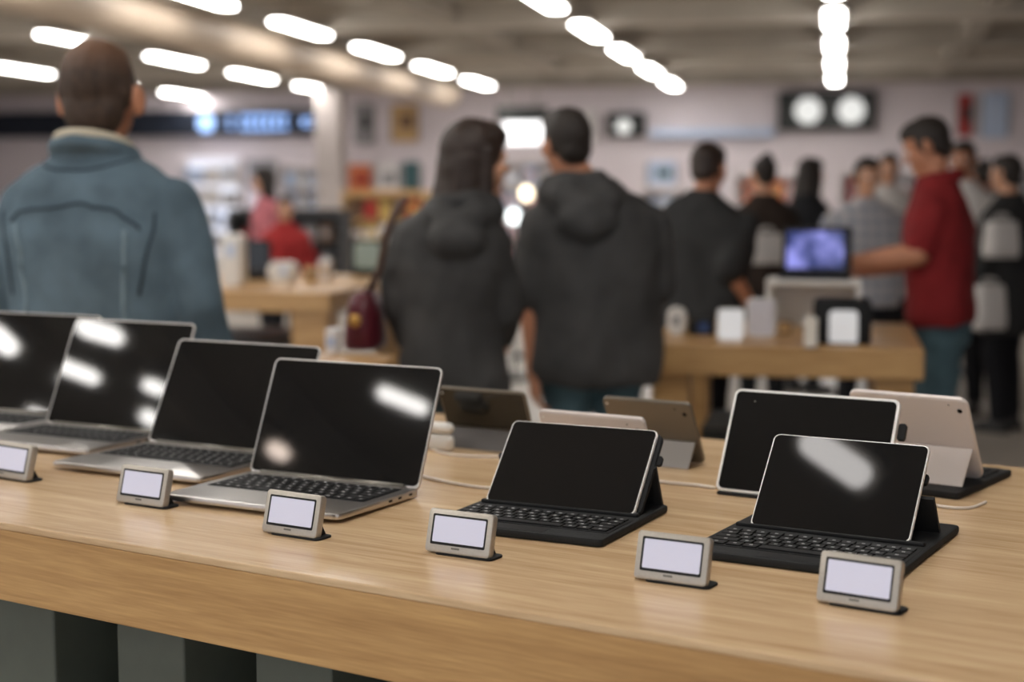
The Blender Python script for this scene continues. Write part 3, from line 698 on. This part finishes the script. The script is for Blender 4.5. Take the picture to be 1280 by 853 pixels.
u0, u1, z0, z1 = pxbox(972, 113, 1095, 163, VB - .3)
t = placed('shop_sign', 'near black sign with two round white emblems, high on the back wall at right', 'sign', (u0 + u1) / 2, VB - .16, z0)
MB().box(u1 - u0, .28, z1 - z0, T(0, 0, (z1 - z0) / 2), .02).build('panel', NEAR, t)
for px in (1010, 1064):
    e = at_v(px, 138, VB - .3).dot(SU) - (u0 + u1) / 2; hh = z1 - z0
    m = MB(); m.cone((e, -.14, hh * .5), (e, -.18, hh * .5), hh * .34, hh * .34, 28); m.build('round_emblem', WHITEG, t)
u0, u1, z0, z1 = pxbox(630, 153, 676, 180, VB - 2)
t = placed('light_box', 'glowing white light box hanging between the two heads of the couple', 'sign', (u0 + u1) / 2, VB - 2, z0)
MB().box(u1 - u0, .2, z1 - z0, T(0, 0, (z1 - z0) / 2), .03).build('face', WHITEL, t)
MB().box(u1 - u0 + .3, .22, .32, T(0, 0, z1 - z0 + .17), .03).build('top_bracket', NEAR, t)
for sx in (-1, 1):
    zz = z1 - z0 + .3; MB().cone((sx * .3, 0, zz), (sx * .3, 0, CZ - z0), .02, .02, 8).build('hanger', LAMPH, t)
u0, u1, z0, z1 = pxbox(757, 140, 806, 171, VB - .4)
t = placed('wall_screen', 'black wall screen showing a round pale shape, high on the back wall', 'screen', (u0 + u1) / 2, VB - .2, z0)
MB().box(u1 - u0, .2, z1 - z0, T(0, 0, (z1 - z0) / 2), .03).build('frame', NEAR, t)
m = MB(); m.cone((-.04, -.1, (z1 - z0) * .42), (-.04, -.13, (z1 - z0) * .42), (z1 - z0) * .3, (z1 - z0) * .3, 24); m.build('picture', WHITEG, t)
MB().box(.3, .1, .3, T(0, .15, (z1 - z0) / 2)).build('wall_bracket', NEAR, t)
def poster(px0, py0, px1, py1, c, label, c2=None):
    u0, u1, z0, z1 = pxbox(px0, py0, px1, py1, VB - .1)
    t = placed('poster', label, 'poster', (u0 + u1) / 2, VB - .05, z0)
    MB().box(u1 - u0, .06, z1 - z0, T(0, 0, (z1 - z0) / 2), .008).build('frame', cm('grey'), t)
    MB().box(u1 - u0 - .08, .02, z1 - z0 - .08, T(0, -.034, (z1 - z0) / 2)).build('print', cm(c), t)
    if c2: MB().box((u1 - u0) * .45, .02, (z1 - z0) * .4, T(.05, -.045, (z1 - z0) * .45)).build('picture', cm(c2), t)
poster(487, 175, 524, 133, 'tan', 'tan and brown picture poster high on the back wall, right of the pale column', 'brown')
poster(441, 178, 468, 132, 'grey', 'grey poster high on the back wall beside the pale column', 'black')
poster(433, 243, 466, 208, 'orange', 'orange poster low on the back wall, left of the woman', 'red')
poster(468, 245, 500, 206, 'white', 'white poster next to the orange one', 'grey')
poster(502, 245, 526, 204, 'teal', 'dark teal poster beside the long hair of the woman', None)
poster(304, 232, 346, 202, 'grey', 'grey screen poster on the bright wall right of the man in denim', 'black')
poster(808, 232, 846, 204, 'pale blue', 'pale blue poster between the man in black jacket and the man in black shirt', 'teal')
poster(1196, 168, 1216, 120, 'red', 'narrow red and black poster high at the right of the back wall', 'black')
poster(1226, 170, 1262, 118, 'pale blue', 'pale blue poster at the right end of the back wall', None)
poster(692, 178, 746, 140, 'white', 'white poster behind the head of the man in black jacket', 'pale blue')
u0, u1, z0, z1 = pxbox(812, 160, 968, 172, VB - .3)
t = placed('shelf_strip', 'blue-grey shelf strip along the back wall under the black wall screen', 'shelf', (u0 + u1) / 2, VB - .15, z0)
MB().box(u1 - u0, .3, z1 - z0, T(0, 0, (z1 - z0) / 2), .02).build('board', cm('pale blue'), t)
# lit wall bays
def bay(px0, px1, ptop, pbot, v, name, m, cols, rows, n, seed, depth=.45, back=None, lab='product box'):
    """shelf unit facing us with single boxes on its shelves"""
    u0, u1, z0, z1 = pxbox(px0, ptop, px1, pbot, v); z0 = 0
    w = u1 - u0; rnd = random.Random(seed)
    t = placed('shelf_unit', name, 'shelf', (u0 + u1) / 2, v + depth / 2, 0)
    MB().box(w, .04, z1, T(0, depth / 2 - .02, z1 / 2)).build('back_panel', back or m, t)
    for s in (-1, 1): MB().box(.05, depth, z1, T(s * (w / 2 - .025), 0, z1 / 2), .005).build('side_panel', m, t)
    zs = [.12 + (z1 - .2) * i / rows for i in range(rows + 1)]
    for z in zs: MB().box(w - .1, depth - .04, .035, T(0, -.0, z)).build('shelf_board', m, t)
    for ri in range(rows):
        x = -w / 2 + .1
        for q in range(n):
            cw = (w - .2) / n; bw = cw * rnd.uniform(.55, .85); bh = (zs[ri + 1] - zs[ri] - .05) * rnd.uniform(.55, .9); bd = depth * .55
            c = cols[(ri * 3 + q * 2 + rnd.randrange(2)) % len(cols)]
            p = st((u0 + u1) / 2 + x + cw * (q + .5), v + depth / 2 - depth * .12, zs[ri] + .0205)
            pb = MB(); pb.box(bw, bd, bh, T(0, 0, bh / 2), .012)
            o = pb.build('product_box', cm(c)); o.location = p; o.rotation_euler = (0, 0, -SA)
            lb = MB(); lb.box(bw * .6, .012, bh * .4, T(0, -bd / 2, bh * .55)); lb.build('box_label', cm(rnd.choice(cols)), o)
            tag(o, '%s box, %s from left, %s shelf up, %s' % (c, ORD[q], ORD[ri], name.replace(' standing', '').replace('shelf unit', 'unit').replace('the man in denim', 'denim man')), 'box', 'product boxes on the shelves')
            x += 0
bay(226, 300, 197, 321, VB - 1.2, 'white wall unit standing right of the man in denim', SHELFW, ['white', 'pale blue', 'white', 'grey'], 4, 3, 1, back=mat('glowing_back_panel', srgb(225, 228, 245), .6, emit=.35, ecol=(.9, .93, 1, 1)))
bay(350, 402, 205, 321, VB - 1.2, 'grey wall unit standing by the pale column', SHELFW, ['white', 'grey', 'pale blue', 'black'], 4, 3, 2)
bay(428, 532, 238, 340, 24, 'tan shelf unit standing left of the woman', cm('tan'), ['tan', 'yellow', 'brown', 'white', 'red'], 3, 5, 3)
bay(286, 425, 262, 345, 17, 'dark shelf unit standing behind the left table', cm('black'), ['red', 'black', 'grey', 'white', 'brown', 'pink'], 3, 6, 4)
bay(600, 702, 196, 330, 27, 'white shelf unit standing behind the couple', SHELFW, ['white', 'pale blue', 'pink', 'grey'], 4, 4, 5)
bay(798, 880, 232, 335, 24, 'pale shelf unit standing behind the black shirt', SHELFW, ['pale blue', 'white', 'grey'], 3, 4, 6)
bay(915, 1030, 212, 345, 21, 'white shelf unit standing behind the dark bun', SHELFW, ['white', 'pink', 'tan', 'grey', 'orange'], 4, 5, 7)
bay(1045, 1190, 208, 350, 19, 'pale shelf unit standing behind the plaid shirt', SHELFW, ['white', 'pale blue', 'pink', 'grey', 'red'], 4, 6, 8)
bay(1196, 1300, 200, 350, 20, 'grey shelf unit standing at the right edge', SHELFW, ['white', 'grey', 'black', 'pink'], 4, 5, 9)
# two round lamps seen between the heads
for px, py, r, v, nm, m in ((658, 242, .055, 12.5, 'cream globe lamp glowing between the couple, the upper one', mat('cream_globe', srgb(240, 215, 170), .4, emit=1.6, ecol=(1, .86, .62, 1))), (642, 271, .05, 11, 'small white globe lamp glowing between the couple, the lower one', mat('white_globe', srgb(235, 245, 245), .4, emit=1.4, ecol=(.92, 1, 1, 1)))):
    p = at_v(px, py, v); t = thing('globe_lamp', nm, 'lamp', (p.x, p.y, 0), -SA)
    MB().ell((0, 0, p.z), (r, r, r * 1.2)).build('globe', m, t, True); MB().cone((0, 0, .02), (0, 0, p.z - r), .012, .012, 10).build('pole', NEAR, t); MB().cone((0, 0, 0), (0, 0, .03), .14, .12, 24).build('base', NEAR, t)

# ---- right display table
FT = .86
def oak_table(name_label, corner, w, dep, h, leg=.13, th=.107):
    """front right corner given, w to the left, dep away"""
    t = thing('display_table', name_label, 'table', corner, -SA)
    MB().box(w, dep, th, T(-w / 2, dep / 2, h - th / 2), .008).build('tabletop', OAK2, t)
    for x in (-leg / 2 - .03, -w + leg / 2 + .03):
        for y in (leg / 2 + .04, dep - leg / 2 - .04): MB().box(leg, leg, h - th, T(x, y, (h - th) / 2), .004).build('leg', OAK2, t)
    return t
c = at_z(1156, 437, FT); c.z = 0
rt = oak_table('oak display table in the middle distance at right, beside the red polo', c, .95, 1.05, FT)
MB().box(.6, .5, .5, T(-.47, .55, .27)).build('undertable_dark_block', NEAR, rt)  # plain near-black block filling the space under the tabletop
def on_far(px, py, z=FT): return at_z(px, py, z)
def gadget(name, label, cat, px, py, w, h, d, m, z=FT, rad=.02, yaw=-SA, tilt=0., parts=(), group=None):
    p = on_far(px, py, z); t = thing(name, label, cat, p, yaw, group)
    M = RX(-tilt) @ T(0, 0, 0) @ RX(PI / 2)
    b = sharp(MB().slab(w, h, d, min(rad, w * .49, h * .49), T(0, h / 2, -d), min(.004, d * .3)).build('casing', m, t, M=M))
    for pn, pw, ph, cx, cy, pm in parts:
        MB().slab(pw, ph, .003, min(pw, ph) * .18, T(cx, cy, .0002)).build(pn, pm, b)
    f = MB(); f.box(w * .6, d + .04, .006, T(0, d / 2, .003), .001); f.build('foot', m, t)
    return t
PXM = lambda py, z=FT: F / (F * (CAMZ - z) / (py - 242))
s1 = PXM(428); 
DISP = mat('bright_white_display', srgb(235, 236, 238), .3, emit=.1, ecol=(.95, .97, 1, 1))
gadget('tablet', 'bright white upright tablet on the far oak table, left of the black speaker', 'tablet', 913, 426, .098, .115, .012, WHITEP, rad=.014, tilt=.15, parts=(('screen', .088, .105, 0, .0575, DISP),))
gadget('tablet', 'paler white upright tablet on the far table, just right of the bright one', 'tablet', 951, 421, .105, .14, .012, WHITEP, rad=.014, tilt=.15, parts=(('screen', .094, .128, 0, .07, mat('pale_display', srgb(205, 200, 205), .4)),))
gadget('speaker', 'black box speaker on the far oak table with a white square front panel', 'speaker', 1052, 431, .2, .155, .15, BLACK, rad=.02, parts=(('front_panel', .098, .118, .005, .06, DISP),))
gadget('phone', 'white phone on a stand left of the black speaker', 'phone', 1013, 434, .045, .105, .01, WHITEP, rad=.01, tilt=.2, parts=(('screen', .04, .098, 0, .052, mat('warm_display', srgb(225, 215, 200), .4)),))
gadget('camera', 'small dark camera lying at the left end of the far table', 'camera', 876, 419, .10, .055, .06, BLACK, rad=.012, parts=(('lens', .04, .04, .01, .027, mat('blue_lens', srgb(60, 80, 120), .1)),))
gadget('cup_stand', 'white rounded stand at the left end of the far table beside the camera', 'stand', 845, 418, .07, .10, .05, WHITEP, rad=.03, parts=(('label_plate', .03, .03, 0, .05, cm('grey')),))
gadget('card_holder', 'small tan card holder on the far table right of the white tablets', 'holder', 981, 418, .05, .05, .02, cm('brown'), rad=.004, parts=(('card', .04, .035, 0, .025, cm('tan')),))
p = on_far(1016, 412); rz = thing('riser', 'white display riser under the laptop with the blue screen', 'stand', p, -SA)
p_h = 1.38 - 108 * p.y / 1900 - FT
m = MB(); m.box(.36, .24, .02, T(0, .12, p_h - .01), .004); m.build('top', WHITEP, rz)
for x in (-.17, .17): MB().box(.02, .24, p_h - .02, T(x, .12, (p_h - .02) / 2), .002).build('side', WHITEP, rz)
MB().box(.32, .02, p_h - .02, T(0, .22, (p_h - .02) / 2)).build('back', WHITEP, rz)
def bluescreen():
    m = mat('blue_screen', srgb(40, 60, 130), .2, emit=1., ecol=srgb(60, 80, 160)); nt = m.node_tree; b = nt.nodes['Principled BSDF']
    tc = nt.nodes.new('ShaderNodeTexCoord'); n = nt.nodes.new('ShaderNodeTexNoise'); n.inputs['Scale'].default_value = 9; n.inputs['Detail'].default_value = 3
    nt.links.new(tc.outputs['Object'], n.inputs['Vector']); r = nt.nodes.new('ShaderNodeValToRGB'); r.color_ramp.elements[0].position = .42; r.color_ramp.elements[1].position = .66
    r.color_ramp.elements[0].color = srgb(12, 24, 62); r.color_ramp.elements[1].color = srgb(140, 140, 215)
    nt.links.new(n.outputs['Fac'], r.inputs['Fac']); nt.links.new(r.outputs['Color'], b.inputs['Emission Color']); b.inputs['Emission Strength'].default_value = .55
    return m
t = thing('laptop', 'open laptop with glowing blue screen on the white riser', 'laptop', (p.x, p.y, FT + p_h), -SA - R(2))
MB().slab(.27, .18, .012, .01, T(0, .10, 0), .003).build('base', BLACK, t)
km = MB(); keyrows(km, .23, .09, [11, 12, 13, 13], .07, .004, .0122, .002); km.build('keys', KEYM, t)
M = T(0, .185, .012) @ RX(-R(14)) @ RX(PI / 2)
ld = MB().slab(.27, .195, .008, .012, T(0, .0975, -.008), .002).build('lid', BLACK, t, M=M)
MB().slab(.222, .15, .001, .008, T(-.006, .10, 0)).build('screen', bluescreen(), ld)
# the red polo man's phone
# ---- left display table
c = at_z(412, 366, FT); c.z = 0
lt = oak_table('oak display table in the middle distance at left, beside the denim jacket', c, 2.6, 1.75, FT, .2)
MB().box(1.6, .9, .5, T(-1.3, .9, .30)).build('undertable_dark_block', NEAR, lt)  # near-black block added to stand for the shade under this table
gadget('display_tower', 'tall white slim tower standing on the left table right beside the denim jacket', 'tower', 289, 357, .12, .29, .10, WHITEP, rad=.03, parts=(('label_plate', .05, .08, 0, .2, cm('pale blue')),))
gadget('console_box', 'low grey box on the left table behind the white tower', 'box', 327, 346, .24, .09, .18, cm('grey'), rad=.01, parts=(('front_panel', .2, .05, 0, .045, BLACK),))
gadget('kettle', 'white rounded appliance on the left table, right of the grey box', 'appliance', 350, 353, .16, .12, .12, WHITEP, rad=.055, parts=(('window', .05, .04, .02, .07, cm('pale blue')),))
gadget('monitor', 'dark framed monitor with grey-green picture on the left table corner near the woman', 'monitor', 459, 345, .2, .23, .03, BLACK, rad=.006, parts=(('screen', .17, .17, 0, .13, mat('grey_green_screen', srgb(120, 130, 120), .3, emit=.15)),))
gadget('monitor', 'black monitor at the back of the left table above the grey box', 'monitor', 318, 350, .2, .24, .03, BLACK, rad=.006, parts=(('screen', .18, .2, 0, .13, GLASS),))
gadget('bottle_box', 'small white box on the left table between the appliance and the monitor', 'box', 405, 350, .07, .12, .07, cm('white'), rad=.01, parts=(('label_plate', .04, .05, 0, .06, cm('tan')),))
gadget('carton', 'small tan carton on the left table beside the white appliance', 'box', 386, 353, .07, .09, .07, cm('tan'), rad=.006, parts=(('label_plate', .05, .03, 0, .05, cm('brown')),))
# pale plinth close behind the laptops
c = at_z(496, 446, .90); c.z = 0
pl = thing('plinth', 'low pale oak plinth with rounded end between the laptops and the maroon handbag', 'plinth', c, -SA)
m = MB(); m.slab(.46, .26, .05, .06, T(-.23, -.06, .85), .012); sharp(m.build('top', OAK2, pl))
MB().box(.34, .18, .85, T(-.23, -.06, .425), .005).build('column', WHITEP, pl)
gadget('carton', 'white carton on the pale plinth, just above the nearest laptops', 'box', 414, 442, .04, .075, .05, cm('white'), z=.90, rad=.008, parts=(('label_plate', .03, .03, 0, .035, cm('pale blue')),))
# white bags carried at the right; beyond the far table one stands for white sleeves
def bag(px, py, y, w, h, label, m):
    p = at_y(px, py, y); t = thing('shopping_bag', label, 'bag', p, R(20), 'white shopping bags')
    b = MB(); b.loft([(0, w * .5, .05, 0, 0), (h * .2, w * .52, .06, 0, 0), (h * .9, w * .46, .045, 0, 0), (h, w * .44, .03, 0, 0)], 24, p=4); b.build('bag_body', m, t, True)
    for s in (-1, 1):
        q = MB(); q.tube([(-.035, s * .02, h - .005), (-.03, s * .02, h + .03), (0, s * .02, h + .04), (.03, s * .02, h + .03), (.035, s * .02, h - .005)], .005, 8); q.build('handle', m, t, True)
bag(1251, 322, 8.4, .2, .20, 'white bag held in front of the black coat at the right edge, upper one', WHITEC)
bag(1235, 412, 8.2, .19, .24, 'white bag hanging low beside the black coat at the right edge', WHITEC)
bag(958, 330, 8.7, .22, .17, 'white bag shape in place of the sleeves of the dark bun person beyond the far table', WHITEC)  # bag form added where this person has white sleeves

# ------------------------------------------------------------------ light and view
wd = bpy.data.worlds.new('world'); sc.world = wd; wd.use_nodes = True
wd.node_tree.nodes['Background'].inputs['Color'].default_value = (.85, .9, 1, 1)
wd.node_tree.nodes['Background'].inputs['Strength'].default_value = .55
sc.view_settings.view_transform = 'Standard'; sc.view_settings.look = 'None'; sc.view_settings.exposure = 1.22; sc.view_settings.gamma = 1
sc.view_settings.use_curve_mapping = False
